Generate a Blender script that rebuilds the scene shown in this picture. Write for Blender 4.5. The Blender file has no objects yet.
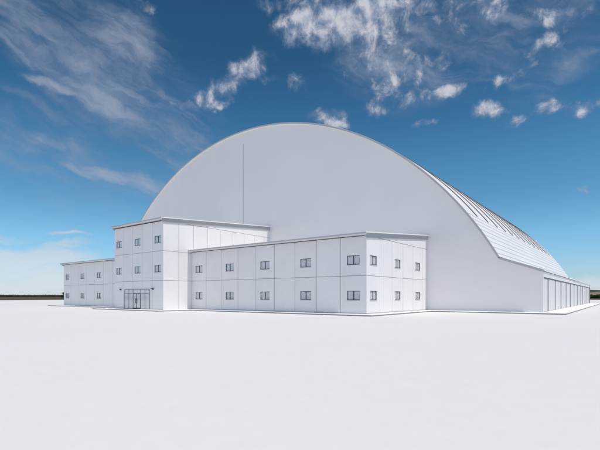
import bpy, bmesh, math, random
from mathutils import Vector, Matrix, noise as mnoise

random.seed(7)
scene = bpy.context.scene
COL = scene.collection

# ------------------------------------------------------------------ layout (metres, slab top = 0)
AX = -53.5                       # axis of symmetry of the whole complex
EYE = 1.8
GZ = -0.12                       # pad level
YW = 37.4                        # front of the two wings
YT = 32.83                       # front of the entrance block
YD = 53.6                        # front wall of the hangar
YF = 129.2                       # rear of the hangar
WX0, WX1 = -47.62, -20.42        # right wing
TX0, TX1 = -59.6, -47.65         # entrance block
HALF = 46.27                     # half width of the hangar
KD, KZ, EZ = 41.87, 6.36, 4.73   # kink offset / height, eave height
RAD, CZ = 47.9, -16.9            # vault circle
FL = 3.85                        # storey height


# ------------------------------------------------------------------ helpers
def link(name, me, parent=None):
    o = bpy.data.objects.new(name, me)
    COL.objects.link(o)
    if parent is not None:
        o.parent = parent
    return o


def tag(o, label=None, cat=None, group=None, kind=None):
    if label: o['label'] = label
    if cat: o['category'] = cat
    if group: o['group'] = group
    if kind: o['kind'] = kind
    return o


def empty(name, loc):
    o = bpy.data.objects.new(name, None)
    o.location = loc
    o.empty_display_size = 0.5
    COL.objects.link(o)
    return o


class MB:
    """collects faces (world or local coordinates) into one mesh"""
    def __init__(s):
        s.v, s.f, s.m = [], [], []

    def quad(s, a, b, c, d, mat=0):
        n = len(s.v)
        s.v += [tuple(a), tuple(b), tuple(c), tuple(d)]
        s.f.append((n, n + 1, n + 2, n + 3)); s.m.append(mat)

    def poly(s, pts, mat=0):
        n = len(s.v)
        s.v += [tuple(p) for p in pts]
        s.f.append(tuple(range(n, n + len(pts)))); s.m.append(mat)

    def hexa(s, p, mat=0):
        """8 points: bottom ring 0-3, top ring 4-7"""
        n = len(s.v)
        s.v += [tuple(q) for q in p]
        for f in ((3, 2, 1, 0), (4, 5, 6, 7), (0, 1, 5, 4), (1, 2, 6, 5), (2, 3, 7, 6), (3, 0, 4, 7)):
            s.f.append(tuple(n + i for i in f)); s.m.append(mat)

    def box(s, x0, x1, y0, y1, z0, z1, mat=0):
        s.hexa([(x0, y0, z0), (x1, y0, z0), (x1, y1, z0), (x0, y1, z0),
                (x0, y0, z1), (x1, y0, z1), (x1, y1, z1), (x0, y1, z1)], mat)

    def build(s, name, mats, parent=None, bevel=0, weld=False, smooth=False, origin=None):
        me = bpy.data.meshes.new(name)
        off = Vector(origin) if origin is not None else (parent_loc(parent) if parent is not None else Vector((0, 0, 0)))
        me.from_pydata([tuple(Vector(v) - off) for v in s.v], [], s.f)
        if not isinstance(mats, (list, tuple)): mats = [mats]
        for m in mats: me.materials.append(m)
        for p, mi in zip(me.polygons, s.m):
            p.material_index = mi
            p.use_smooth = smooth
        bm = bmesh.new(); bm.from_mesh(me)
        if weld: bmesh.ops.remove_doubles(bm, verts=bm.verts, dist=1e-4)
        bmesh.ops.recalc_face_normals(bm, faces=bm.faces)
        bm.to_mesh(me); bm.free()
        o = link(name, me, parent)
        if parent is None and origin is not None: o.location = origin
        if parent is not None and origin is not None: o.location = Vector(origin) - parent_loc(parent)
        if bevel:
            md = o.modifiers.new('bevel', 'BEVEL'); md.width = bevel; md.segments = 2; md.limit_method = 'ANGLE'
        return o


def parent_loc(o):
    l = Vector((0, 0, 0))
    while o is not None:
        l = l + Vector(o.location); o = o.parent
    return l


# ------------------------------------------------------------------ materials
def new_mat(name):
    m = bpy.data.materials.new(name); m.use_nodes = True
    nt = m.node_tree
    return m, nt, nt.nodes['Principled BSDF']


def N(nt, kind, **kw):
    n = nt.nodes.new(kind)
    for k, v in kw.items(): setattr(n, k, v)
    return n


def paint(name, col, rough=0.5, var=0.03, scale=0.35, island=0.0, rib=None, rib_str=0.15, grain=0.15, streak=0.0, metallic=0.0, spec=0.5):
    """painted sheet / panel with soft blotches, optional weather streaks and fine corrugation"""
    m, nt, b = new_mat(name)
    L = nt.links.new
    tc = N(nt, 'ShaderNodeTexCoord')
    geo = N(nt, 'ShaderNodeNewGeometry')
    nz = N(nt, 'ShaderNodeTexNoise'); nz.inputs['Scale'].default_value = scale; nz.inputs['Detail'].default_value = 6
    L(geo.outputs['Position'], nz.inputs['Vector'])
    mr = N(nt, 'ShaderNodeMapRange')
    mr.inputs['From Min'].default_value = 0.3; mr.inputs['From Max'].default_value = 0.7
    mr.inputs['To Min'].default_value = 1 - var; mr.inputs['To Max'].default_value = 1 + var
    L(nz.outputs['Fac'], mr.inputs['Value'])
    fac = mr.outputs['Result']
    if island:
        mi = N(nt, 'ShaderNodeMapRange')
        mi.inputs['To Min'].default_value = 1 - island; mi.inputs['To Max'].default_value = 1 + island
        L(geo.outputs['Random Per Island'], mi.inputs['Value'])
        mu = N(nt, 'ShaderNodeMath', operation='MULTIPLY')
        L(fac, mu.inputs[0]); L(mi.outputs['Result'], mu.inputs[1]); fac = mu.outputs[0]
    if streak:
        mp = N(nt, 'ShaderNodeMapping'); mp.inputs['Scale'].default_value = (2.2, 2.2, 0.06)
        L(geo.outputs['Position'], mp.inputs['Vector'])
        ns = N(nt, 'ShaderNodeTexNoise'); ns.inputs['Scale'].default_value = 1.0; ns.inputs['Detail'].default_value = 5
        L(mp.outputs['Vector'], ns.inputs['Vector'])
        ms = N(nt, 'ShaderNodeMapRange')
        ms.inputs['From Min'].default_value = 0.35; ms.inputs['From Max'].default_value = 0.65
        ms.inputs['To Min'].default_value = 1 - streak; ms.inputs['To Max'].default_value = 1 + streak * 0.4
        L(ns.outputs['Fac'], ms.inputs['Value'])
        mu = N(nt, 'ShaderNodeMath', operation='MULTIPLY')
        L(fac, mu.inputs[0]); L(ms.outputs['Result'], mu.inputs[1]); fac = mu.outputs[0]
    sc = N(nt, 'ShaderNodeVectorMath', operation='SCALE')
    sc.inputs[0].default_value = col
    L(fac, sc.inputs['Scale'])
    L(sc.outputs['Vector'], b.inputs['Base Color'])
    b.inputs['Roughness'].default_value = rough
    b.inputs['Metallic'].default_value = metallic
    b.inputs['Specular IOR Level'].default_value = spec
    ng = N(nt, 'ShaderNodeTexNoise'); ng.inputs['Scale'].default_value = 9; ng.inputs['Detail'].default_value = 4
    L(geo.outputs['Position'], ng.inputs['Vector'])
    hgt = ng.outputs['Fac']
    bp = N(nt, 'ShaderNodeBump'); bp.inputs['Strength'].default_value = grain; bp.inputs['Distance'].default_value = 0.01
    L(hgt, bp.inputs['Height'])
    out = bp.outputs['Normal']
    if rib:
        wv = N(nt, 'ShaderNodeTexWave', wave_type='BANDS', bands_direction=rib[0], wave_profile='SIN')
        wv.inputs['Scale'].default_value = rib[1]
        L(geo.outputs['Position'], wv.inputs['Vector'])
        b2 = N(nt, 'ShaderNodeBump'); b2.inputs['Strength'].default_value = rib_str; b2.inputs['Distance'].default_value = 0.02
        L(wv.outputs['Fac'], b2.inputs['Height']); L(out, b2.inputs['Normal']); out = b2.outputs['Normal']
    L(out, b.inputs['Normal'])
    return m


M = {}
M['panel_front'] = paint('white_panel_front', (0.80, 0.80, 0.80), 0.55, 0.02, 0.5, island=0.018, rib=('X', 2.2), rib_str=0.06, streak=0.012)
M['panel_side'] = paint('white_panel_side', (0.80, 0.80, 0.80), 0.55, 0.02, 0.5, island=0.018, rib=('Y', 2.2), rib_str=0.06, streak=0.012)
M['joint'] = paint('grey_joint', (0.26, 0.26, 0.27), 0.7, 0.05)
M['sheet'] = paint('white_cladding', (0.80, 0.80, 0.80), 0.5, 0.025, 0.12, rib=('X', 1.6), rib_str=0.03, streak=0.004, grain=0.25)
M['roof'] = paint('white_roof_sheet', (0.84, 0.84, 0.83), 0.45, 0.03, 0.2, streak=0.02)
M['seam'] = paint('grey_roof_seam', (0.58, 0.58, 0.59), 0.5, 0.03)
M['trim'] = paint('light_grey_trim', (0.46, 0.47, 0.49), 0.45, 0.03)
M['verge'] = paint('grey_verge_board', (0.38, 0.39, 0.41), 0.5, 0.04)
M['eave'] = paint('white_eave_board', (0.78, 0.78, 0.78), 0.5, 0.03)
M['strip'] = paint('dark_roof_strip', (0.15, 0.122, 0.11), 0.4, 0.08)
M['frame'] = paint('dark_grey_frame', (0.055, 0.06, 0.07), 0.4, 0.06)
M['midframe'] = paint('mid_grey_frame', (0.22, 0.225, 0.24), 0.4, 0.05)
M['track'] = paint('dark_door_gap', (0.07, 0.07, 0.08), 0.6, 0.06)
M['door'] = paint('white_door_leaf', (0.74, 0.74, 0.74), 0.5, 0.03, 0.6, island=0.02, rib=('Y', 2.5), rib_str=0.15, streak=0.03)
M['lampbody'] = paint('black_lamp_body', (0.03, 0.03, 0.035), 0.4, 0.05)
M['steel'] = paint('dark_steel', (0.06, 0.06, 0.065), 0.3, 0.05, metallic=0.6)

m, nt, b = new_mat('window_glass')
b.inputs['Base Color'].default_value = (0.30, 0.33, 0.37, 1)
b.inputs['Roughness'].default_value = 0.06
b.inputs['Specular IOR Level'].default_value = 0.9
b.inputs['Coat Weight'].default_value = 1.0
b.inputs['Coat Roughness'].default_value = 0.03
geo = N(nt, 'ShaderNodeNewGeometry')
nz = N(nt, 'ShaderNodeTexNoise'); nz.inputs['Scale'].default_value = 1.3; nz.inputs['Detail'].default_value = 2
nt.links.new(geo.outputs['Position'], nz.inputs['Vector'])
bp = N(nt, 'ShaderNodeBump'); bp.inputs['Strength'].default_value = 0.05; bp.inputs['Distance'].default_value = 0.02
nt.links.new(nz.outputs['Fac'], bp.inputs['Height']); nt.links.new(bp.outputs['Normal'], b.inputs['Normal'])
nt.links.new(bp.outputs['Normal'], b.inputs['Coat Normal'])
cr = N(nt, 'ShaderNodeValToRGB')
cr.color_ramp.elements[0].color = (0.42, 0.44, 0.47, 1); cr.color_ramp.elements[1].color = (0.66, 0.68, 0.71, 1)
cr.color_ramp.elements[0].position = 0.0; cr.color_ramp.elements[1].position = 1.0
nt.links.new(geo.outputs['Random Per Island'], cr.inputs['Fac'])
nt.links.new(cr.outputs['Color'], b.inputs['Base Color'])
M['glass'] = m


def ground_mat(name, col, var, s1, s2, bump, rough=0.85, col2=None):
    m, nt, b = new_mat(name); L = nt.links.new
    geo = N(nt, 'ShaderNodeNewGeometry')
    a = N(nt, 'ShaderNodeTexNoise'); a.inputs['Scale'].default_value = s1; a.inputs['Detail'].default_value = 8
    c = N(nt, 'ShaderNodeTexNoise'); c.inputs['Scale'].default_value = s2; c.inputs['Detail'].default_value = 6; c.inputs['Roughness'].default_value = 0.65
    L(geo.outputs['Position'], a.inputs['Vector']); L(geo.outputs['Position'], c.inputs['Vector'])
    mx = N(nt, 'ShaderNodeMath', operation='ADD'); L(a.outputs['Fac'], mx.inputs[0]); L(c.outputs['Fac'], mx.inputs[1])
    cr = N(nt, 'ShaderNodeValToRGB')
    c2 = col2 or tuple(min(1, q * (1 + var)) for q in col)
    cr.color_ramp.elements[0].position = 0.38; cr.color_ramp.elements[1].position = 0.62
    cr.color_ramp.elements[0].color = (*[q * (1 - var) for q in col], 1); cr.color_ramp.elements[1].color = (*c2, 1)
    hv = N(nt, 'ShaderNodeMath', operation='MULTIPLY'); hv.inputs[1].default_value = 0.5
    L(mx.outputs[0], hv.inputs[0]); L(hv.outputs[0], cr.inputs['Fac'])
    L(cr.outputs['Color'], b.inputs['Base Color']); b.inputs['Roughness'].default_value = rough
    b.inputs['Specular IOR Level'].default_value = 0.25
    bp = N(nt, 'ShaderNodeBump'); bp.inputs['Strength'].default_value = bump; bp.inputs['Distance'].default_value = 0.03
    L(c.outputs['Fac'], bp.inputs['Height']); L(bp.outputs['Normal'], b.inputs['Normal'])
    return m


M['pad'] = ground_mat('white_hardstanding', (0.775, 0.762, 0.75), 0.014, 0.05, 2.6, 0.14)
M['slab'] = ground_mat('white_slab', (0.84, 0.84, 0.83), 0.02, 0.3, 2.5, 0.08)
M['slab_side_shade'] = ground_mat('grey_slab_side_shade', (0.27, 0.28, 0.30), 0.15, 0.5, 6, 0.2)  # dark tone paints in the shade on the slab's side faces
M['field'] = ground_mat('brown_field', (0.085, 0.056, 0.030), 0.35, 0.012, 0.2, 0.3, 0.95, (0.13, 0.09, 0.048))
M['hill'] = ground_mat('hill', (0.030, 0.040, 0.034), 0.4, 0.002, 0.02, 0.3, 0.95, (0.055, 0.065, 0.055))
M['tan'] = ground_mat('tan_stubble', (0.30, 0.21, 0.13), 0.15, 0.004, 0.05, 0.2, 0.95)
M['wood'] = ground_mat('dark_foliage', (0.016, 0.022, 0.012), 0.4, 0.05, 0.8, 0.4, 0.9, (0.034, 0.045, 0.022))
M['leaf'] = ground_mat('leaf', (0.022, 0.032, 0.016), 0.4, 0.8, 4, 0.3, 0.8, (0.05, 0.07, 0.03))
M['bark'] = ground_mat('bark', (0.06, 0.045, 0.032), 0.3, 2, 12, 0.5, 0.9)


# ------------------------------------------------------------------ panelled walls
GAP = 0.045       # joint width
REV = 0.13        # window reveal depth


def panel_wall(frame, us, vs, holes, mb_panel, top=None, back=0.035):
    """frame(u, v, d) -> world point (d = depth inwards). Panels between the us / vs lines with real gaps,
    openings with reveals; top(u) gives a sloping upper edge for the last row."""
    g = GAP / 2
    nu, nv = len(us) - 1, len(vs) - 1
    for i in range(nu):
        for j in range(nv):
            u0, u1 = us[i] + (g if i else 0), us[i + 1] - (g if i < nu - 1 else 0)
            v0, v1 = vs[j] + (g if j else 0), vs[j + 1] - (g if j < nv - 1 else 0)
            if top and j == nv - 1:
                t0, t1 = top(u0), top(u1)
                if max(t0, t1) - v0 < 0.01: continue
                t0 = max(t0, v0 + 0.005)
            else:
                t0 = t1 = v1
            hs = [h for h in holes if h[0] > u0 - 1e-6 and h[1] < u1 + 1e-6 and h[2] > v0 - 1e-6 and h[3] < v1 + 1e-6]
            if hs:
                h = hs[0]
                U = [u0, h[0], h[1], u1]; V = [v0, h[2], h[3], v1]
                pv = {}
                for a in range(4):
                    for c in range(4):
                        pv[a, c] = frame(U[a], V[c], 0)
                base = len(mb_panel.v)
                idx = {}
                for k, (key, p) in enumerate(pv.items()):
                    idx[key] = base + k; mb_panel.v.append(tuple(p))
                for a in range(3):
                    for c in range(3):
                        if a == 1 and c == 1: continue
                        mb_panel.f.append((idx[a, c], idx[a + 1, c], idx[a + 1, c + 1], idx[a, c + 1])); mb_panel.m.append(0)
                hc = [(1, 1), (2, 1), (2, 2), (1, 2)]
                nb = len(mb_panel.v)
                for (a, c) in hc: mb_panel.v.append(tuple(frame(U[a], V[c], REV)))
                for k in range(4):
                    a, c = idx[hc[k]], idx[hc[(k + 1) % 4]]
                    mb_panel.f.append((a, c, nb + (k + 1) % 4, nb + k)); mb_panel.m.append(0)
                oc = [(0, 0), (3, 0), (3, 3), (0, 3)]
                nb = len(mb_panel.v)
                for (a, c) in oc: mb_panel.v.append(tuple(frame(U[a], V[c], back)))
                # outer edges: walk all boundary vertices of each side
                sides = [[(0, 0), (1, 0), (2, 0), (3, 0)], [(3, 0), (3, 1), (3, 2), (3, 3)], [(3, 3), (2, 3), (1, 3), (0, 3)], [(0, 3), (0, 2), (0, 1), (0, 0)]]
                for k, sd in enumerate(sides):
                    mb_panel.f.append(tuple(idx[q] for q in sd) + (nb + (k + 1) % 4, nb + k)); mb_panel.m.append(0)
            else:
                c = [(u0, v0), (u1, v0), (u1, t1), (u0, t0)]
                n = len(mb_panel.v)
                for (u, v) in c: mb_panel.v.append(tuple(frame(u, v, 0)))
                for (u, v) in c: mb_panel.v.append(tuple(frame(u, v, back)))
                mb_panel.f.append((n, n + 1, n + 2, n + 3)); mb_panel.m.append(0)
                for k in range(4):
                    mb_panel.f.append((n + k, n + (k + 1) % 4, n + 4 + (k + 1) % 4, n + 4 + k)); mb_panel.m.append(0)
    # dark joint backing, pierced where the windows are
    U = sorted(set([us[0], us[-1]] + [q for h in holes for q in h[:2]]))
    for a in range(len(U) - 1):
        u0, u1 = U[a], U[a + 1]
        cols = sorted([h for h in holes if abs(h[0] - u0) < 1e-6 and abs(h[1] - u1) < 1e-6], key=lambda h: h[2])
        v = vs[0]
        spans = []
        for h in cols:
            spans.append((v, h[2])); v = h[3]
        spans.append((v, None))
        for (p, q) in spans:
            if q is None:
                q0, q1 = (top(u0), top(u1)) if top else (vs[-1], vs[-1])
            else:
                q0 = q1 = q
            mb_panel.quad(frame(u0, p, back - 0.004), frame(u1, p, back - 0.004), frame(u1, q1, back - 0.004), frame(u0, q0, back - 0.004), 1)


def f_front(Y):
    return lambda u, v, d: (u, Y + d, v)


def f_right(X):
    return lambda u, v, d: (X - d, u, v)


def f_left(X):
    return lambda u, v, d: (X + d, u, v)


def window_proto(w, h):
    """window centred on its opening in local x/z, facing -y; origin at the outer face of the wall"""
    t = 0.055
    d0, d1 = REV - 0.075, REV - 0.002
    mb = MB()
    mb.box(-w / 2, w / 2, d0, d1, -h / 2, -h / 2 + t)
    mb.box(-w / 2, w / 2, d0, d1, h / 2 - t, h / 2)
    mb.box(-w / 2, -w / 2 + t, d0, d1, -h / 2 + t, h / 2 - t)
    mb.box(w / 2 - t, w / 2, d0, d1, -h / 2 + t, h / 2 - t)
    mb.box(-0.045, 0.045, d0 + 0.002, d1, -h / 2 + t, h / 2 - t)
    fr = mb.build('window', M['frame'], bevel=0.006)
    mb = MB()
    for (a, c, y) in ((-w / 2 + t, -0.045, d0 + 0.04), (0.045, w / 2 - t, d0 + 0.05)):
        mb.box(a, c, y, y + 0.012, -h / 2 + t, h / 2 - t)
    pane = mb.build('pane', M['glass']); pane.parent = fr
    mb = MB()
    mb.hexa([(-w / 2 - 0.04, -0.05, -h / 2 - 0.045), (w / 2 + 0.04, -0.05, -h / 2 - 0.045), (w / 2 + 0.04, d0 - 0.002, -h / 2 - 0.03), (-w / 2 - 0.04, d0 - 0.002, -h / 2 - 0.03),
             (-w / 2 - 0.04, -0.05, -h / 2 - 0.02), (w / 2 + 0.04, -0.05, -h / 2 - 0.02), (w / 2 + 0.04, d0 - 0.002, -h / 2 + 0.004), (-w / 2 - 0.04, d0 - 0.002, -h / 2 + 0.004)])
    sill = mb.build('sill', M['trim']); sill.parent = fr
    return fr


WW, WH = 1.46, 0.94
_proto = None


def put_window(parent, x, y, z, rz):
    global _proto
    if _proto is None:
        _proto = window_proto(WW, WH); r = _proto
    else:
        r = _proto.copy(); COL.objects.link(r)
        for ch in _proto.children:
            c = ch.copy(); COL.objects.link(c); c.parent = r
    r.parent = parent
    r.location = Vector((x, y, z)) - parent_loc(parent)
    r.rotation_euler = (0, 0, rz)
    return r


def lerp(a, b, n): return [a + (b - a) * i / n for i in range(n + 1)]


def roof_and_boards(root, x0, x1, y0, y1, ztop, slope, oy, oxl, oxr, depth, edepth):
    """mono-pitch roof rising to the back: thin white sheet, grey verge boards, white eave board"""
    ya = y0 - oy
    zt = lambda y: ztop + slope * (y - y0)
    th = 0.10
    mb = MB()
    a, c = x0 - oxl, x1 + oxr
    mb.hexa([(a, ya, zt(ya) - th), (c, ya, zt(ya) - th), (c, y1, zt(y1) - th), (a, y1, zt(y1) - th),
             (a, ya, zt(ya)), (c, ya, zt(ya)), (c, y1, zt(y1)), (a, y1, zt(y1))])
    mb.build('roof', M['roof'], root, bevel=0.012)
    # verge boards (board and boxed soffit in one), behind the eave board
    yb = ya + 0.035
    for (p, q, on) in ((x1 + 0.004, x1 + 0.10, oxr), (x0 - 0.10, x0 - 0.004, oxl)):
        if not on: continue
        mb = MB()
        yv = yb + 0.063
        for (ys0, ys1, d0, d1) in ((yv, y0, edepth + 0.01, depth),):     # tapered nose under the eave
            mb.hexa([(p, ys0, zt(ys0) - d0), (q, ys0, zt(ys0) - d0), (q, ys1, zt(ys1) - d1), (p, ys1, zt(ys1) - d1),
                     (p, ys0, zt(ys0) - th - 0.003), (q, ys0, zt(ys0) - th - 0.003), (q, ys1, zt(ys1) - th - 0.003), (p, ys1, zt(ys1) - th - 0.003)])
        yv = y0
        mb.hexa([(p, yv, zt(yv) - depth), (q, yv, zt(yv) - depth), (q, y1, zt(y1) - depth), (p, y1, zt(y1) - depth),
                 (p, yv, zt(yv) - th - 0.003), (q, yv, zt(yv) - th - 0.003), (q, y1, zt(y1) - th - 0.003), (p, y1, zt(y1) - th - 0.003)])
        mb.build('verge_board', M['verge'], root)
    # eave board and soffit
    mb = MB(); eb = zt(ya) - edepth
    mb.box(a + 0.03, c - 0.03, yb, yb + 0.06, eb, zt(ya) - th - 0.004)
    mb.build('eave_board', M['eave'], root, bevel=0.01)
    mb = MB(); mb.box(x0 + 0.002, x1 - 0.002, yb + 0.062, y0 + 0.1, eb + 0.03, eb + 0.06)
    mb.build('soffit', M['trim'], root)
    # a drip flashing under the roof edge, the thin dark line along the eave
    mb = MB()
    mb.box(a, c, ya - 0.014, ya - 0.002, zt(ya) - th - 0.05, zt(ya) - 0.02)
    mb.build('flashing', M['trim'], root)


# ------------------------------------------------------------------ the two office wings
def wing(x0, x1, outer, label):
    root = empty('office_wing', ((x0 + x1) / 2, (YW + YD) / 2, 0))
    tag(root, label, 'building', 'two storey office wings in front of the hangar')
    us = lerp(x0, x1, 9)
    zs = [(1.38 + 1.38 + WH) / 2, (4.98 + 4.98 + WH) / 2]
    holes = []
    for i in (0, 2, 4, 6, 8):
        c = (us[i] + us[i + 1]) / 2
        for z in zs:
            holes.append((c - WW / 2, c + WW / 2, z - WH / 2, z + WH / 2))
    ztop, slope = 8.17, 0.0925
    mb = MB()
    panel_wall(f_front(YW), us, [0, FL, 7.80], holes, mb)
    mb.build('front_wall', [M['panel_front'], M['joint']], root)
    for h in holes: put_window(root, (h[0] + h[1]) / 2, YW, (h[2] + h[3]) / 2, 0)
    # gable side, with a sloping top row
    ys = [YW + 0.037, 40.3, 43.2, 46.1, 49.0, 51.9, YD - 0.01]
    zt = lambda y: ztop + slope * (y - YW) - 0.30
    sh = []
    for i in (0, 2, 4):
        c = (ys[i] + ys[i + 1]) / 2
        for z in zs: sh.append((c - WW / 2, c + WW / 2, z - WH / 2, z + WH / 2))
    for s in (1, -1):
        mb = MB()
        fr = f_right(x1) if s == 1 else f_left(x0)
        hh = sh if s == outer else []
        panel_wall(fr, ys, [0, FL, 7.80], hh, mb)
        # gable wedge above: one plain sheet, its joint line below it
        mb.poly([fr(ys[0], 7.80 + GAP, 0), fr(ys[-1], 7.80 + GAP, 0), fr(ys[-1], zt(ys[-1]), 0), fr(ys[0], zt(YW), 0)], 0)
        mb.poly([fr(ys[0], 7.78, 0.03), fr(ys[-1], 7.78, 0.03), fr(ys[-1], zt(ys[-1]), 0.03), fr(ys[0], zt(YW), 0.03)], 1)
        mb.build('side_wall', [M['panel_side'], M['joint']], root)
        for h in hh:
            put_window(root, x1 if s == 1 else x0, (h[0] + h[1]) / 2, (h[2] + h[3]) / 2, math.pi / 2 if s == 1 else -math.pi / 2)
    roof_and_boards(root, x0, x1, YW, YD - 0.02, ztop, slope, 0.66, 0.14 if outer == -1 else 0.0, 0.32 if outer == 1 else 0.0, 0.58, 0.28)
    # base trim
    mb = MB(); mb.box(x0, x1, YW - 0.02, YW - 0.003, 0.004, 0.10); mb.build('base_trim', M['trim'], root)
    mb = MB()
    if outer == 1: mb.box(x1 + 0.003, x1 + 0.02, YW + 0.002, YD - 0.02, 0.004, 0.10)
    else: mb.box(x0 - 0.02, x0 - 0.003, YW + 0.002, YD - 0.02, 0.004, 0.10)
    mb.build('base_trim', M['trim'], root)
    # concealed interior so that no light leaks through
    mb = MB(); mb.box(x0 + 0.2, x1 - 0.2, YW + 0.2, YD - 0.1, 0.02, 7.6)
    mb.build('core', M['joint'], root)
    return root


wing(WX0, WX1, 1, 'long low white office wing right of the entrance block, with a windowed side wall')
wing(2 * AX - WX1 - 0.1, TX0 - 0.02, -1, 'two storey white office wing at the far left, running behind the entrance block')


# ------------------------------------------------------------------ entrance block
root = empty('entrance_block', ((TX0 + TX1) / 2, (YT + YD) / 2, 0))
tag(root, 'tall three storey white entrance block with glazed doors, standing between the two lower wings', 'building')
us = lerp(TX0, TX1, 5)
zr = [4.95 + WH / 2, 8.78 + WH / 2]
holes = []
for i in (0, 2, 4):
    c = (us[i] + us[i + 1]) / 2
    for z in zr: holes.append((c - WW / 2, c + WW / 2, z - WH / 2, z + WH / 2))
# ground-floor glazed screen is set in front of the plain lowest row
mb = MB(); panel_wall(f_front(YT), us, [0, FL, 2 * FL, 11.58], holes, mb)
mb.build('front_wall', [M['panel_front'], M['joint']], root)
for h in holes: put_window(root, (h[0] + h[1]) / 2, YT, (h[2] + h[3]) / 2, 0)
ztop, slope = 12.02, 0.072
ys = [YT + 0.037, 35.24, 37.74, 40.2, 42.7, 45.15, 47.55, 49.9, 52.2, YD - 0.01]
zt = lambda y: ztop + slope * (y - YT) - 0.35
for s in (1, -1):
    fr = f_right(TX1) if s == 1 else f_left(TX0)
    mb = MB(); panel_wall(fr, ys, [0, FL, 2 * FL, 11.58], [], mb)
    mb.poly([fr(ys[0], 11.58 + GAP, 0), fr(ys[-1], 11.58 + GAP, 0), fr(ys[-1], zt(ys[-1]), 0), fr(ys[0], zt(YT), 0)], 0)
    mb.poly([fr(ys[0], 11.56, 0.03), fr(ys[-1], 11.56, 0.03), fr(ys[-1], zt(ys[-1]), 0.03), fr(ys[0], zt(YT), 0.03)], 1)
    mb.build('side_wall', [M['panel_side'], M['joint']], root)
roof_and_boards(root, TX0, TX1, YT, YD - 0.02, ztop, slope, 0.5, 0.22, 0.32, 0.66, 0.32)
mb = MB(); mb.box(TX0 + 0.2, TX1 - 0.2, YT + 0.2, YD - 0.1, 0.02, 11.4)
mb.build('core', M['joint'], root)
# entrance screen
ex = [-56.82, -55.70, -54.62, -52.76, -51.72, -50.72]
EH, TR = 2.72, 2.16
mb = MB()
t = 0.026
yo, yi = YT - 0.09, YT - 0.004
for x in ex:
    mb.box(x - t, x + t, yo, yi, 0.004, EH - 0.06)
mb.box(ex[0] - t, ex[-1] + t, yo, yi, EH - 0.058, EH)
for i in range(5):
    mb.box(ex[i] + t + 0.002, ex[i + 1] - t - 0.002, yo + 0.004, yi, TR - 0.03, TR + 0.03)
    if i != 2: mb.box(ex[i] + t + 0.002, ex[i + 1] - t - 0.002, yo + 0.004, yi, 0.004, 0.07)
scr = mb.build('entrance_screen', M['midframe'], root, bevel=0.004)
mgl, ntg, bg = new_mat('entrance_glass')
bg.inputs['Base Color'].default_value = (0.62, 0.64, 0.67, 1); bg.inputs['Roughness'].default_value = 0.08
bg.inputs['Coat Weight'].default_value = 1.0; bg.inputs['Specular IOR Level'].default_value = 0.7
M['glass_light'] = mgl
mb = MB()
for i in range(5):
    a, c = ex[i] + t + 0.002, ex[i + 1] - t - 0.002
    mb.box(a, c, YT - 0.05, YT - 0.03, TR + 0.032, EH - 0.06)
    if i != 2: mb.box(a, c, YT - 0.05, YT - 0.03, 0.072, TR - 0.032)
mb.build('pane', M['glass_light'], scr)
mid = (ex[2] + ex[3]) / 2
for s in (-1, 1):
    a, c = (ex[2] + t + 0.006, mid - 0.006) if s < 0 else (mid + 0.006, ex[3] - t - 0.006)
    mb = MB(); d = 0.055
    y0, y1 = YT - 0.10, YT - 0.03
    mb.box(a, a + d, y0, y1, 0.012, TR - 0.034); mb.box(c - d, c, y0, y1, 0.012, TR - 0.034)
    mb.box(a + d, c - d, y0, y1, 0.012, 0.14); mb.box(a + d, c - d, y0, y1, TR - 0.034 - d, TR - 0.034)
    dr = mb.build('door', M['frame'], root, bevel=0.004)
    mb = MB(); mb.box(a + d, c - d, YT - 0.075, YT - 0.055, 0.142, TR - 0.036 - d)
    mb.build('pane', M['glass_light'], dr)
    hx = mid + s * 0.13
    mb = MB()
    mb.box(hx - 0.035, hx + 0.035, YT - 0.19, YT - 0.145, 0.80, 1.45)
    for z in (0.88, 1.37): mb.box(hx - 0.02, hx + 0.02, YT - 0.145, YT - 0.10, z - 0.02, z + 0.02)
    mb.build('handle', M['steel'], dr, bevel=0.006)
# wall lamps either side of the screen
for x in (-57.9, -49.95):
    mb = MB()
    mb.hexa([(x - 0.13, YT - 0.10, 2.62), (x + 0.13, YT - 0.10, 2.62), (x + 0.15, YT - 0.003, 2.60), (x - 0.15, YT - 0.003, 2.60),
             (x - 0.15, YT - 0.28, 2.80), (x + 0.15, YT - 0.28, 2.80), (x + 0.15, YT - 0.003, 2.86), (x - 0.15, YT - 0.003, 2.86)])
    lp = mb.build('wall_lamp', M['lampbody'], root, bevel=0.015)
    mb = MB()
    mb.hexa([(x - 0.10, YT - 0.16, 2.655), (x + 0.10, YT - 0.16, 2.655), (x + 0.10, YT - 0.12, 2.615), (x - 0.10, YT - 0.12, 2.615),
             (x - 0.11, YT - 0.26, 2.762), (x + 0.11, YT - 0.26, 2.762), (x + 0.11, YT - 0.20, 2.75), (x - 0.11, YT - 0.20, 2.75)])
    mb.build('lens', M['glass'], lp)
for (p, q) in ((TX0, ex[0] - 0.06), (ex[-1] + 0.06, TX1)):
    mb = MB(); mb.box(p, q, YT - 0.02, YT - 0.003, 0.004, 0.10)
    mb.build('base_trim', M['trim'], root)


# ------------------------------------------------------------------ hangar
root = empty('hangar', (AX, (YD + YF) / 2, 0))
tag(root, 'huge white hangar with an arched barrel roof and low side aisles, behind the office wings', 'hangar')
TH = math.asin(KD / RAD)
NSEG = 120


def arc(r, n=NSEG, t0=-TH, t1=TH):
    return [(AX + r * math.sin(t0 + (t1 - t0) * i / n), CZ + r * math.cos(t0 + (t1 - t0) * i / n)) for i in range(n + 1)]


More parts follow.
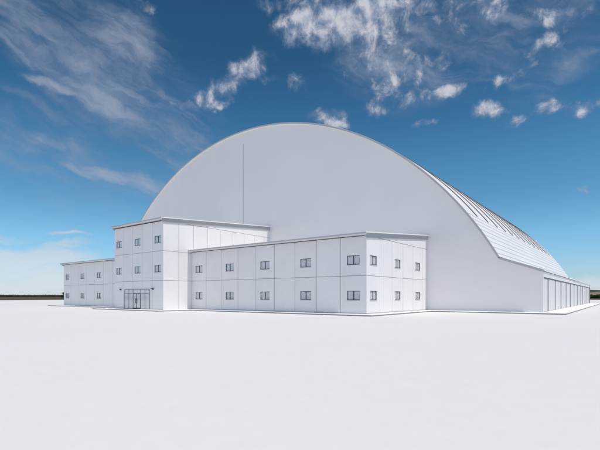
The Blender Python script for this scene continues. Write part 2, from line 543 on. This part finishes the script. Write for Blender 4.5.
RI = RAD - 0.24
inner = arc(RI)
prof = [(AX - HALF + 0.02, 0.0), (AX - HALF + 0.02, EZ - 0.25)] + inner + [(AX + HALF - 0.02, EZ - 0.25), (AX + HALF - 0.02, 0.0)]
for nm, y0, y1 in (('front_wall', YD, YD + 0.3), ('rear_wall', YF - 0.3, YF)):
    mb = MB()
    # vertical strips, each as tall as the vault allows: clean quads instead of one huge polygon
    bot = [(x, 0.0) for x, z in prof[1:-1]]
    tp = prof[1:-1]
    for i in range(len(tp) - 1):
        a, c = tp[i], tp[i + 1]
        if abs(a[0] - c[0]) < 1e-6: continue
        mb.quad((a[0], y0, 0), (c[0], y0, 0), (c[0], y0, c[1]), (a[0], y0, a[1]))
        mb.quad((a[0], y1, 0), (c[0], y1, 0), (c[0], y1, c[1]), (a[0], y1, a[1]))
        mb.quad((a[0], y0, a[1]), (c[0], y0, c[1]), (c[0], y1, c[1]), (a[0], y1, a[1]))
    for x, z in (tp[0], tp[-1]):
        mb.quad((x, y0, 0), (x, y1, 0), (x, y1, z), (x, y0, z))
    mb.build(nm, M['sheet'], root, weld=True)
mb = MB(); mb.box(-53.95, -53.89, YD - 0.02, YD - 0.003, 0.1, 28.8)
mb.build('expansion_joint', M['joint'], root)

# vault roof
OV = 0.42
ya, yb = YD - OV, YF + OV
mb = MB()
outer_a = arc(RAD)
for i in range(NSEG):
    (x0, z0), (x1, z1) = outer_a[i], outer_a[i + 1]
    (p0, q0), (p1, q1) = inner[i], inner[i + 1]
    mb.quad((x0, ya, z0), (x1, ya, z1), (x1, yb, z1), (x0, yb, z0))
    mb.quad((p0, ya, q0), (p1, ya, q1), (p1, yb, q1), (p0, yb, q0))
    for y in (ya, yb): mb.quad((x0, y, z0), (x1, y, z1), (p1, y, q1), (p0, y, q0))
# lengthwise lap seams on the lower slopes
lap0 = math.radians(52.7)
nl = 8
for s in (-1, 1):
    for k in range(nl):
        tt = s * (lap0 + (TH - lap0) * (k + 0.4) / nl)
        dt = 0.035 / RAD
        for (r0, r1) in ((RAD - 0.002, RAD + 0.03),):
            P = [(AX + r * math.sin(tt + q * dt), CZ + r * math.cos(tt + q * dt)) for r in (r0, r1) for q in (-1, 1)]
            mb.hexa([(P[0][0], ya + 0.02, P[0][1]), (P[1][0], ya + 0.02, P[1][1]), (P[1][0], yb - 0.02, P[1][1]), (P[0][0], yb - 0.02, P[0][1]),
                     (P[2][0], ya + 0.02, P[2][1]), (P[3][0], ya + 0.02, P[3][1]), (P[3][0], yb - 0.02, P[3][1]), (P[2][0], yb - 0.02, P[2][1])], 1)
ro = mb.build('vault_roof', [M['roof'], M['seam']], root, weld=True)
# dark cross strips over the crown of the vault
SW = 0.13
for k in range(13):
    y = 57.9 + 5.5 * k
    mb = MB(); n = 72
    a0 = arc(RAD + 0.004, n, -lap0, lap0); a1 = arc(RAD + 0.10, n, -lap0, lap0)
    for i in range(n):
        mb.quad((a1[i][0], y - SW, a1[i][1]), (a1[i + 1][0], y - SW, a1[i + 1][1]), (a1[i + 1][0], y + SW, a1[i + 1][1]), (a1[i][0], y + SW, a1[i][1]))
        for yy in (y - SW, y + SW):
            mb.quad((a0[i][0], yy, a0[i][1]), (a0[i + 1][0], yy, a0[i + 1][1]), (a1[i + 1][0], yy, a1[i + 1][1]), (a1[i][0], yy, a1[i][1]))
    for i in (0, n):
        mb.quad((a0[i][0], y - SW, a0[i][1]), (a0[i][0], y + SW, a0[i][1]), (a1[i][0], y + SW, a1[i][1]), (a1[i][0], y - SW, a1[i][1]))
    mb.build('roof_strip', M['strip'], ro, weld=True)
# grey rim board along the arch (front and rear)
for y0, y1 in ((ya - 0.03, ya - 0.003), (yb + 0.003, yb + 0.03)):
    mb = MB()
    o2, i2 = arc(RAD - 0.02), arc(RAD - 0.24)
    for i in range(NSEG):
        pts = [o2[i], o2[i + 1], i2[i + 1], i2[i]]
        for y in (y0, y1): mb.quad(*[(p[0], y, p[1]) for p in pts])
        for (p, q) in ((o2[i], o2[i + 1]), (i2[i], i2[i + 1])):
            mb.quad((p[0], y0, p[1]), (q[0], y0, q[1]), (q[0], y1, q[1]), (p[0], y1, p[1]))
    for i in (0, NSEG):
        mb.quad((o2[i][0], y0, o2[i][1]), (i2[i][0], y0, i2[i][1]), (i2[i][0], y1, i2[i][1]), (o2[i][0], y1, o2[i][1]))
    mb.build('rim_board', M['trim'], root, weld=True)
# side aisle roofs, fascias, walls and doors
for s in (-1, 1):
    P = lambda d, z: (AX + s * d, z)
    k0, k1 = P(KD - 0.02, KZ - 0.03), P(HALF + 0.12, EZ - 0.045)
    mb = MB(); th = 0.14
    mb.hexa([(k0[0], ya, k0[1] - th), (k1[0], ya, k1[1] - th), (k1[0], yb, k1[1] - th), (k0[0], yb, k0[1] - th),
             (k0[0], ya, k0[1]), (k1[0], ya, k1[1]), (k1[0], yb, k1[1]), (k0[0], yb, k0[1])])
    for q in (0.22, 0.45, 0.68, 0.9):
        x = k0[0] + (k1[0] - k0[0]) * q; z = k0[1] + (k1[1] - k0[1]) * q
        mb.box(x - 0.03, x + 0.03, ya + 0.02, yb - 0.02, z - 0.02, z + 0.035, 1)
    mb.build('aisle_roof', [M['roof'], M['seam']], root)
    mb = MB()   # grey edge board of the aisle roof, front
    mb.hexa([(k0[0], ya - 0.03, k0[1] - 0.27), (k1[0], ya - 0.03, k1[1] - 0.27), (k1[0], ya - 0.003, k1[1] - 0.27), (k0[0], ya - 0.003, k0[1] - 0.27),
             (k0[0], ya - 0.03, k0[1] - 0.005), (k1[0], ya - 0.03, k1[1] - 0.005), (k1[0], ya - 0.003, k1[1] - 0.005), (k0[0], ya - 0.003, k0[1] - 0.005)])
    mb.build('edge_board', M['trim'], root)
    X = AX + s * HALF
    xin = X - s * 0.22
    x_a, x_b = min(X, xin), max(X, xin)
    mb = MB()
    mb.box(x_a, x_b, YD + 0.302, YF - 0.302, 3.92, EZ - 0.20)          # fascia over the doors
    mb.box(x_a, x_b, YD + 0.0, YD + 0.302, 0.0, EZ - 0.20) if False else None
    mb.build('fascia', M['eave'], root)
    mb = MB(); xw = X - s * 0.17
    mb.box(min(xw, xw - s * 0.15), max(xw, xw - s * 0.15), YD + 0.302, YF - 0.302, 0.0, 3.918)
    mb.build('side_wall', M['track'], root)
    mb = MB(); xw = X - s * 0.02                                       # door track
    mb.box(min(xw, xw - s * 0.14), max(xw, xw - s * 0.14), YD + 0.302, YF - 0.302, 3.80, 3.915)
    mb.build('door_track', M['track'], root)
    edges = [YD + 0.31] + [57.4 + 6.3 * k for k in range(12)] + [YF - 0.31]
    for k in range(len(edges) - 1):
        y0, y1 = edges[k] + 0.09, edges[k + 1] - 0.09
        xd = X - s * (0.06 if k % 2 else 0.075)
        mb = MB()
        mb.box(min(xd, xd - s * 0.07), max(xd, xd - s * 0.07), y0, y1, 0.03, 3.80)
        mb.build('door_panel', M['door'], root, bevel=0.012)
        if k:
            mb = MB(); xp = X + s * 0.0
            mb.box(min(X - s * 0.165, xp), max(X - s * 0.165, xp), edges[k] - 0.08, edges[k] + 0.08, 0.01, 3.79)
            mb.build('door_post', M['midframe'], root, bevel=0.01)
    mb = MB(); xp = X + s * 0.06
    mb.box(min(X - s * 0.05, xp), max(X - s * 0.05, xp), YF - 0.30, YF + 0.05, 0.0, EZ - 0.2)
    mb.build('corner_post', M['joint'], root)


# ------------------------------------------------------------------ setting: slabs, pad, field, hills, woods
def slab(name, rects):
    mb = MB()
    for (x0, x1, y0, y1) in rects: mb.box(x0, x1, y0, y1, GZ - 0.05, 0.0)
    o = mb.build(name, [M['slab'], M['slab_side_shade']])
    for f in o.data.polygons: f.material_index = 0 if f.normal.z > 0.5 else 1  # side faces get the painted shade, tops stay white
    return tag(o, kind='structure')


xl = 2 * AX - WX1
slab('pavement', [(-18.75, AX + HALF + 2.4, YD - 3.0, YF + 3), (WX0 + 2.2, -18.75, YW - 2.1, YD + 1), (-61.8, WX0 + 2.2, YT - 2.2, YD + 1),
                  (xl - 2.2, -61.8, YW - 2.1, YD + 1), (AX - HALF - 2.4, xl - 2.2, YD - 3.0, YF + 3)])
cx, cy, R0 = -30.0, 60.0, 195.0
mb = MB(); n = 128
rings = [0, 20, 60, 120, R0]
ring = lambda r, z: [(cx + r * math.cos(2 * math.pi * i / n), cy + r * math.sin(2 * math.pi * i / n), z) for i in range(n)]
prev = None
for r in rings:
    cur = ring(r, GZ)
    if prev is not None:
        for i in range(n):
            mb.quad(prev[i], cur[i], cur[(i + 1) % n], prev[(i + 1) % n]) if r != rings[1] else mb.poly([prev[0], cur[i], cur[(i + 1) % n]])
    prev = cur
low = ring(R0 + 0.8, GZ - 0.3)
for i in range(n): mb.quad(prev[i], low[i], low[(i + 1) % n], prev[(i + 1) % n])
tag(mb.build('ground', M['pad'], weld=True), kind='structure')

mb = MB(); prev = None
for r in (0, 150, 240, 400, 800, 1600, 3200, 6500, 12000):
    cur = ring(max(r, 0.001), GZ - 0.2)
    if prev is not None:
        for i in range(n): mb.quad(prev[i], cur[i], cur[(i + 1) % n], prev[(i + 1) % n])
    prev = cur
tag(mb.build('field', M['field'], weld=True), kind='structure')


def pol(az, d):      # azimuth in degrees from +Y towards +X
    a = math.radians(az); return d * math.sin(a), d * math.cos(a)


def ridge(name, az0, az1, d0, d1, hfun, mat):
    mb = MB(); na, nd = 90, 14
    P = {}
    for i in range(na + 1):
        az = az0 + (az1 - az0) * i / na
        for j in range(nd + 1):
            t = j / nd
            x, y = pol(az, d0 + (d1 - d0) * t)
            e = math.sin(math.pi * i / na) ** 0.5
            z = hfun(az, t) * e * math.sin(math.pi * min(1, t * 1.0)) + GZ - 0.3
            P[i, j] = (x, y, z)
    for i in range(na):
        for j in range(nd): mb.quad(P[i, j], P[i + 1, j], P[i + 1, j + 1], P[i, j + 1])
    return tag(mb.build(name, mat, weld=True, smooth=True), kind='structure')


nz1 = lambda a, s: mnoise.noise(Vector((a * s, 3.1, 0)))
ridge('hills', -20, 60, 2600, 5200, lambda az, t: 58 + 16 * nz1(az, 0.35) + 6 * nz1(az, 1.3), M['hill'])
ridge('stubble_field', -15, 50, 1100, 2300, lambda az, t: 17 + 4 * nz1(az, 0.5), M['tan'])


def clump(mb, x, y, z, rx, rz, rnd):
    """a lumpy low crown: two stacked rings with jitter"""
    k = 7; n0 = len(mb.v)
    lev = [(0.75, -0.6), (1.0, -0.1), (0.7, 0.5)]
    mb.v.append((x, y, z - rz * 0.9))
    for (r, h) in lev:
        for i in range(k):
            a = 2 * math.pi * (i + rnd.random() * 0.6) / k
            q = rx * r * rnd.uniform(0.75, 1.2)
            mb.v.append((x + q * math.cos(a), y + q * math.sin(a), z + rz * (h + rnd.uniform(-0.18, 0.18))))
    mb.v.append((x, y, z + rz * rnd.uniform(0.8, 1.1)))
    t = len(mb.v) - 1
    for i in range(k):
        j = (i + 1) % k
        mb.f.append((n0, n0 + 1 + j, n0 + 1 + i)); mb.m.append(0)
        for l in range(2):
            a, b2 = n0 + 1 + l * k, n0 + 1 + (l + 1) * k
            mb.f.append((a + i, a + j, b2 + j, b2 + i)); mb.m.append(0)
        mb.f.append((n0 + 1 + 2 * k + i, n0 + 1 + 2 * k + j, t)); mb.m.append(0)


rnd = random.Random(3)
mb = MB()
for i in range(2600):
    az = rnd.uniform(-100, -45); d = rnd.uniform(1300, 1700)
    x, y = pol(az, d); h = rnd.uniform(3.6, 6.4)
    clump(mb, x, y, GZ + h * 0.5 - 0.5, rnd.uniform(4, 9), h * 0.55, rnd)
tag(mb.build('distant_woods', M['wood']), 'dark line of woods on the left horizon beyond the brown field', 'woods', kind='stuff')
mb = MB()
for i in range(900):
    az = rnd.uniform(-12, 50); d = rnd.uniform(430, 520)
    x, y = pol(az, d); h = rnd.uniform(2.6, 4.4)
    clump(mb, x, y, GZ + h * 0.5 - 0.4, rnd.uniform(1.4, 3.2), h * 0.55, rnd)
tag(mb.build('tree_belt', M['wood']), 'dark green belt of low trees past the far right end of the hangar', 'trees', kind='stuff')


def tree(x, y, h, label):
    root = empty('tree', (x, y, GZ - 0.2)); tag(root, label, 'tree')
    b = parent_loc(root)
    mb = MB(); k = 7
    def limb(p, q, r0, r1):
        p, q = Vector(p), Vector(q); d = (q - p).normalized(); u = d.orthogonal().normalized(); w = d.cross(u)
        n0 = len(mb.v)
        for (c, r) in ((p, r0), (q, r1)):
            for i in range(k):
                a = 2 * math.pi * i / k; mb.v.append(tuple(c + u * (r * math.cos(a)) + w * (r * math.sin(a))))
        for i in range(k): mb.f.append((n0 + i, n0 + (i + 1) % k, n0 + k + (i + 1) % k, n0 + k + i)); mb.m.append(0)
    top = b + Vector((0.1, 0, h * 0.62)); limb(b, top, 0.16, 0.07)
    tips = []
    for i in range(7):
        a = i * 2.4; st = b + (top - b) * rnd.uniform(0.4, 1.0)
        tp = st + Vector((math.cos(a) * h * 0.2, math.sin(a) * h * 0.2, h * rnd.uniform(0.1, 0.28))); limb(st, tp, 0.05, 0.02); tips.append(tp)
    mb.build('trunk', M['bark'], root)
    mb = MB()
    for i in range(1600):
        c = rnd.choice(tips) + Vector((rnd.gauss(0, h * 0.09), rnd.gauss(0, h * 0.09), rnd.gauss(0, h * 0.08)))
        u = Vector((rnd.gauss(0, 1), rnd.gauss(0, 1), rnd.gauss(0, 1))).normalized() * 0.13; w = u.orthogonal().normalized() * 0.08
        mb.quad(c - u, c - w, c + u, c + w)
    mb.build('crown', M['leaf'], root)


tx, ty = pol(-37.55 + math.degrees(math.atan((63.6 - 300) / 424)), 330)
tree(tx, ty, 4.9, 'small dark tree in the field just past the far left corner of the left wing')


# ------------------------------------------------------------------ sky and sun
SUN_EL, SUN_AZ = 65.0, 88.8         # azimuth from +Y towards +X
w = bpy.data.worlds.new('World'); scene.world = w; w.use_nodes = True
nt = w.node_tree; L = nt.links.new
bgn = nt.nodes['Background']
sky = N(nt, 'ShaderNodeTexSky', sky_type='NISHITA')
sky.sun_disc = False; sky.sun_elevation = math.radians(SUN_EL); sky.sun_rotation = math.radians(SUN_AZ)
sky.altitude = 300; sky.air_density = 1.0; sky.dust_density = 0.3; sky.ozone_density = 2.5
SKY_STR = 0.10
tc = N(nt, 'ShaderNodeTexCoord')
sep = N(nt, 'ShaderNodeSeparateXYZ'); L(tc.outputs['Generated'], sep.inputs[0])
az = N(nt, 'ShaderNodeMath', operation='ARCTAN2'); L(sep.outputs['X'], az.inputs[0]); L(sep.outputs['Y'], az.inputs[1])
el = N(nt, 'ShaderNodeMath', operation='ARCSINE'); L(sep.outputs['Z'], el.inputs[0])
cmb = N(nt, 'ShaderNodeCombineXYZ'); L(az.outputs[0], cmb.inputs[0]); L(el.outputs[0], cmb.inputs[1])
ae = cmb.outputs[0]
# clear-air tint of the sky by elevation (deep blue overhead, cyan low down)
elr = N(nt, 'ShaderNodeMapRange'); elr.inputs['From Min'].default_value = 0; elr.inputs['From Max'].default_value = math.radians(45)
L(el.outputs[0], elr.inputs['Value'])
tr = N(nt, 'ShaderNodeValToRGB'); L(elr.outputs['Result'], tr.inputs['Fac'])
TINT = [(0.0, (0.76, 0.90, 1.22)), (3.5, (0.76, 1.02, 1.25)), (7.4, (0.70, 1.08, 1.22)), (12.0, (0.52, 0.93, 1.05)), (16.0, (0.46, 0.90, 1.0)), (22.0, (0.32, 0.71, 0.84)), (29.0, (0.235, 0.55, 0.66)), (42.0, (0.20, 0.47, 0.59))]
while len(tr.color_ramp.elements) < len(TINT): tr.color_ramp.elements.new(0.5)
for e_, (dg, cc) in zip(tr.color_ramp.elements, TINT):
    e_.position = dg / 45; e_.color = (*[q / 1.25 for q in cc], 1)
hs = N(nt, 'ShaderNodeVectorMath', operation='MULTIPLY'); L(sky.outputs['Color'], hs.inputs[0]); L(tr.outputs['Color'], hs.inputs[1])
hs2 = N(nt, 'ShaderNodeVectorMath', operation='SCALE'); hs2.inputs['Scale'].default_value = 1.25; L(hs.outputs[0], hs2.inputs[0])


def noise_tex(vec, scale, detail, rough=0.55, dist=0.0, out='Fac'):
    n = N(nt, 'ShaderNodeTexNoise'); n.inputs['Scale'].default_value = scale; n.inputs['Detail'].default_value = detail
    n.inputs['Roughness'].default_value = rough; n.inputs['Distortion'].default_value = dist
    L(vec, n.inputs['Vector']); return n.outputs[out]


def math2(op, a, b=None, c=None, clamp=False):
    n = N(nt, 'ShaderNodeMath', operation=op); n.use_clamp = clamp
    for i, q in enumerate((a, b, c)):
        if q is None: continue
        if isinstance(q, (int, float)): n.inputs[i].default_value = q
        else: L(q, n.inputs[i])
    return n.outputs[0]


# direction warp so that cloud outlines are ragged
wc = noise_tex(ae, 9.0, 5, 0.6, 0, 'Color')
vs_ = N(nt, 'ShaderNodeVectorMath', operation='SUBTRACT'); L(wc, vs_.inputs[0]); vs_.inputs[1].default_value = (0.5, 0.5, 0.5)
vm = N(nt, 'ShaderNodeVectorMath', operation='SCALE'); vm.inputs['Scale'].default_value = 0.07; L(vs_.outputs[0], vm.inputs[0])
va = N(nt, 'ShaderNodeVectorMath', operation='ADD'); L(ae, va.inputs[0]); L(vm.outputs[0], va.inputs[1])
warped = va.outputs[0]


def blobs(lst):
    """(azimuth deg, elevation deg, half width deg, half height deg, tilt deg, strength) -> max of soft ellipses"""
    acc = None
    for (a, e, rx, ry, rot, amp) in lst:
        mp = N(nt, 'ShaderNodeMapping', vector_type='TEXTURE')
        mp.inputs['Location'].default_value = (math.radians(a), math.radians(e), 0)
        mp.inputs['Rotation'].default_value = (0, 0, math.radians(rot))
        mp.inputs['Scale'].default_value = (math.radians(rx), math.radians(ry), 1000)
        L(warped, mp.inputs['Vector'])
        ln = N(nt, 'ShaderNodeVectorMath', operation='DOT_PRODUCT'); L(mp.outputs[0], ln.inputs[0]); L(mp.outputs[0], ln.inputs[1])
        v = math2('MAXIMUM', math2('MULTIPLY_ADD', ln.outputs['Value'], -amp, amp), -0.5)
        acc = v if acc is None else math2('SMOOTH_MAX', acc, v, 0.15)
    return acc


CUMULUS = [
    (-27.91, 30.76, 6.57, 3.34, -8, 0.8),
    (-24.28, 28.45, 5.12, 3.05, 0, 0.62),
    (-32.16, 34.07, 10.72, 1.29, 0, 0.9),
    (-19.89, 27.94, 3.68, 2.01, 20, 0.6),
    (-30.82, 32.7, 9.6, 2.6, 4, 1.35),
    (-34.85, 32.6, 6.07, 2.1, 8, 1.2),
    (-24.28, 31.41, 5.12, 1.92, -10, 0.6),
    (-26.21, 29.83, 4.68, 2.19, 0, 0.5),
    (-25.82, 26.08, 3.37, 1.49, -15, 0.8),
    (-22.0, 26.97, 3.26, 1.24, 25, 0.75),
    (-18.43, 24.55, 2.9, 1.06, 5, 1.0),
    (-26.87, 24.1, 2.87, 1.11, -10, 0.7),
    (-22.75, 24.52, 2.78, 1.3, 0, 0.7),
    (-30.16, 27.86, 2.92, 1.68, 30, 0.4),
    (-15.7, 32.05, 6.99, 1.62, 5, 0.75),
    (-7.23, 29.95, 2.62, 1.14, 0, 0.95),
    (-20.5, 32.63, 3.71, 1.28, 0, 0.8),
    (-10.98, 25.19, 3.68, 0.89, 18, 0.75),
    (-7.53, 27.78, 3.65, 0.92, 30, 0.7),
    (-4.58, 28.47, 2.38, 0.7, 20, 0.4),
    (-33.1, 22.83, 2.95, 1.26, -8, 1.0),
    (-35.12, 23.44, 1.89, 0.68, 0, 0.7),
    (-13.41, 22.03, 2.7, 0.85, -5, 0.95),
    (-7.23, 21.35, 1.61, 0.91, 0, 1.0),
    (-4.11, 20.7, 2.82, 0.69, 4, 0.7),
    (-10.13, 20.65, 4.26, 0.63, 3, 0.45),
    (-21.12, 21.15, 1.74, 0.45, 0, 0.7),
    (-3.92, 11.87, 0.66, 0.38, -30, 0.8),
    (-7.53, 26.49, 2.03, 0.56, 20, 0.5),
    (-44.28, 28.0, 3.47, 1.57, 15, 0.95),
    (-48.5, 25.5, 3.65, 1.3, 30, 0.85),
    (-52.47, 23.3, 2.52, 0.77, 5, 0.95),
    (-49.28, 24.24, 2.59, 0.77, 12, 0.9),
    (-37.69, 26.56, 1.35, 1.08, 40, 0.6),
    (-38.9, 32.58, 2.97, 1.34, 10, 0.9),
    (-57.63, 32.98, 2.38, 0.63, 0, 0.6),
    (-41.6, 26.94, 1.88, 0.54, 0, 0.5),
]
CIRRUS = [
    (-24.92, 29.01, 10.94, 5.04, -10, 0.62),
    (-20.5, 27.0, 7.41, 4.62, 10, 0.5),
    (-10.13, 28.65, 11.71, 4.62, 15, 0.34),
    (-57.03, 21.37, 12.01, 4.97, -20, 0.5),
    (-60.55, 27.13, 13.74, 5.91, -25, 0.5),
    (-70.04, 4.32, 7.69, 1.59, 3, 1.3),
    (-69.56, 1.26, 12.63, 2.29, 0, 1.2),
    (-62.8, 29.57, 7.74, 2.77, 10, 0.45),
    (-64.97, 26.29, 15.97, 5.78, -25, 0.62),
    (-70.04, 27.44, 7.69, 3.59, -40, 0.55),
    (-63.35, 23.11, 8.21, 1.65, -18, 0.95),
    (-67.06, 23.12, 4.61, 0.9, -8, 0.9),
    (-58.22, 28.49, 4.73, 2.93, -50, 0.6),
    (-57.03, 21.92, 8.41, 2.41, -18, 0.45),
    (-68.57, 17.82, 2.58, 0.94, -20, 0.65),
    (-62.8, 14.59, 6.85, 1.14, -8, 0.85),
    (-57.03, 13.74, 4.8, 1.44, -14, 0.75),
    (-53.98, 17.1, 7.46, 3.55, -20, 0.35),
    (-67.06, 16.68, 12.28, 6.47, -10, 0.25),
    (-61.69, 29.79, 10.13, 3.72, -20, 0.4),
    (-71.18, 4.72, 4.68, 0.78, 4, 1.1),
    (-67.06, 5.86, 4.09, 0.81, 10, 0.6),
    (-65.82, 7.57, 2.52, 0.35, -2, 0.85),
    (-70.52, 2.04, 10.46, 2.72, 0, 0.95),
    (-72.83, 3.09, 5.4, 1.54, 0, 0.9),
    (-72.83, 6.59, 4.05, 0.54, 0, 0.4),
    (-3.18, 1.34, 3.68, 1.11, 0, 0.7),
    (-14.55, 30.93, 13.74, 3.66, 15, 0.4),
    (-6.03, 25.38, 6.87, 3.76, 20, 0.3),
]

bc = blobs([(a, e, rx * 1.25, ry * 1.35, t, k) for (a, e, rx, ry, t, k) in CUMULUS])
bs = blobs(CIRRUS)
def smooth(v, lo, hi, tmin=0.0, tmax=1.0):
    n = N(nt, 'ShaderNodeMapRange', interpolation_type='SMOOTHSTEP')
    n.inputs['From Min'].default_value = lo; n.inputs['From Max'].default_value = hi
    n.inputs['To Min'].default_value = tmin; n.inputs['To Max'].default_value = tmax
    L(v, n.inputs['Value']); return n.outputs['Result']
# puffy clouds
n1 = noise_tex(ae, 24.0, 10, 0.62, 0.35)
off = N(nt, 'ShaderNodeVectorMath', operation='ADD'); L(ae, off.inputs[0]); off.inputs[1].default_value = (0.010, 0.016, 0)
n1b = noise_tex(off.outputs[0], 24.0, 7, 0.58, 0.35)
d1 = math2('ADD', math2('MULTIPLY', math2('SUBTRACT', n1, 0.5), 2.9), math2('MULTIPLY_ADD', bc, 1.5, -0.50))
m1 = math2('MULTIPLY', smooth(d1, -0.15, 1.25, 0, 0.92), smooth(bc, -0.2, 0.25))
# thin streaked cirrus over a milky veil
mpc = N(nt, 'ShaderNodeMapping', vector_type='TEXTURE')
mpc.inputs['Rotation'].default_value = (0, 0, math.radians(-17)); mpc.inputs['Scale'].default_value = (1.0, 0.30, 1)
L(warped, mpc.inputs['Vector'])
n2 = noise_tex(mpc.outputs[0], 7.5, 10, 0.60, 0.5)
d2 = math2('ADD', math2('MULTIPLY', math2('SUBTRACT', n2, 0.5), 2.0), math2('MULTIPLY_ADD', bs, 1.0, 0.0))
m2 = math2('MULTIPLY', smooth(d2, -0.20, 1.15, 0, 0.74), smooth(bs, -0.25, 0.3))
# broken cloud field behind the camera, unseen, added to brighten the front walls
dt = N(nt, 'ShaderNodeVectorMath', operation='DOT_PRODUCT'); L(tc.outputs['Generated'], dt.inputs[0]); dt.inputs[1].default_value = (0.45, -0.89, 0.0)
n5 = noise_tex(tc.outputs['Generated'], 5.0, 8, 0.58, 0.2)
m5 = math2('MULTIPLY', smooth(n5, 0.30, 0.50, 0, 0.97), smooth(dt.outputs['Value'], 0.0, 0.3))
mask = math2('MAXIMUM', m1, m2)
# relief: parts turned to the sun are pale, the rest blue-grey
rel = math2('MULTIPLY_ADD', math2('SUBTRACT', n1, n1b), math2('MULTIPLY', m1, 3.0), 0.14)
lit = math2('MULTIPLY_ADD', mask, 0.54, rel, clamp=True)
crc = N(nt, 'ShaderNodeValToRGB'); L(lit, crc.inputs['Fac'])
crc.color_ramp.elements[0].position = 0.22; crc.color_ramp.elements[0].color = (0.17, 0.24, 0.37, 1)
crc.color_ramp.elements[1].position = 0.95; crc.color_ramp.elements[1].color = (0.60, 0.61, 0.68, 1)
scl = N(nt, 'ShaderNodeVectorMath', operation='SCALE'); scl.inputs['Scale'].default_value = 1.0 / SKY_STR
low = smooth(el.outputs[0], 0.0, 0.30, 1.0, 0.0)
mlow = N(nt, 'ShaderNodeMix', data_type='RGBA', blend_type='LIGHTEN'); L(low, mlow.inputs[0]); L(crc.outputs['Color'], mlow.inputs[6])
mlow.inputs[7].default_value = (0.70, 0.76, 0.82, 1)
L(mlow.outputs[2], scl.inputs[0])
mix = N(nt, 'ShaderNodeMix', data_type='RGBA'); L(mask, mix.inputs[0]); L(hs2.outputs[0], mix.inputs[6]); L(scl.outputs[0], mix.inputs[7])
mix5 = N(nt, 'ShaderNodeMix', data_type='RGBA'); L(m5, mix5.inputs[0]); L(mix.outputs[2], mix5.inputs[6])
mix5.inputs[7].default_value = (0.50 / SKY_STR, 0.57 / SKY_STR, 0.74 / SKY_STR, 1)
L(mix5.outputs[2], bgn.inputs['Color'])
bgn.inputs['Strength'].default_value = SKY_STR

sd = bpy.data.lights.new('sun', 'SUN'); sd.energy = 2.8; sd.angle = math.radians(0.5); sd.color = (1.0, 0.93, 0.85)
so = bpy.data.objects.new('sun', sd); COL.objects.link(so); so.location = (60, 0, 80)
e, a = math.radians(SUN_EL), math.radians(SUN_AZ)
sv = Vector((math.cos(e) * math.sin(a), math.cos(e) * math.cos(a), math.sin(e)))
so.rotation_euler = sv.to_track_quat('Z', 'Y').to_euler()

# ------------------------------------------------------------------ camera
cd = bpy.data.cameras.new('camera'); co = bpy.data.objects.new('camera', cd); COL.objects.link(co)
co.location = (0, 0, EYE); co.rotation_euler = (math.pi / 2, 0, math.radians(37.55))
cd.sensor_width = 36; cd.lens = 36 * 424 / 600; cd.shift_y = 71 / 600
cd.clip_start = 0.1; cd.clip_end = 20000
scene.camera = co
vs = scene.view_settings
vs.view_transform = 'Standard'; vs.look = 'None'; vs.exposure = 0; vs.gamma = 1
try: vs.use_curve_mapping = False
except Exception: pass
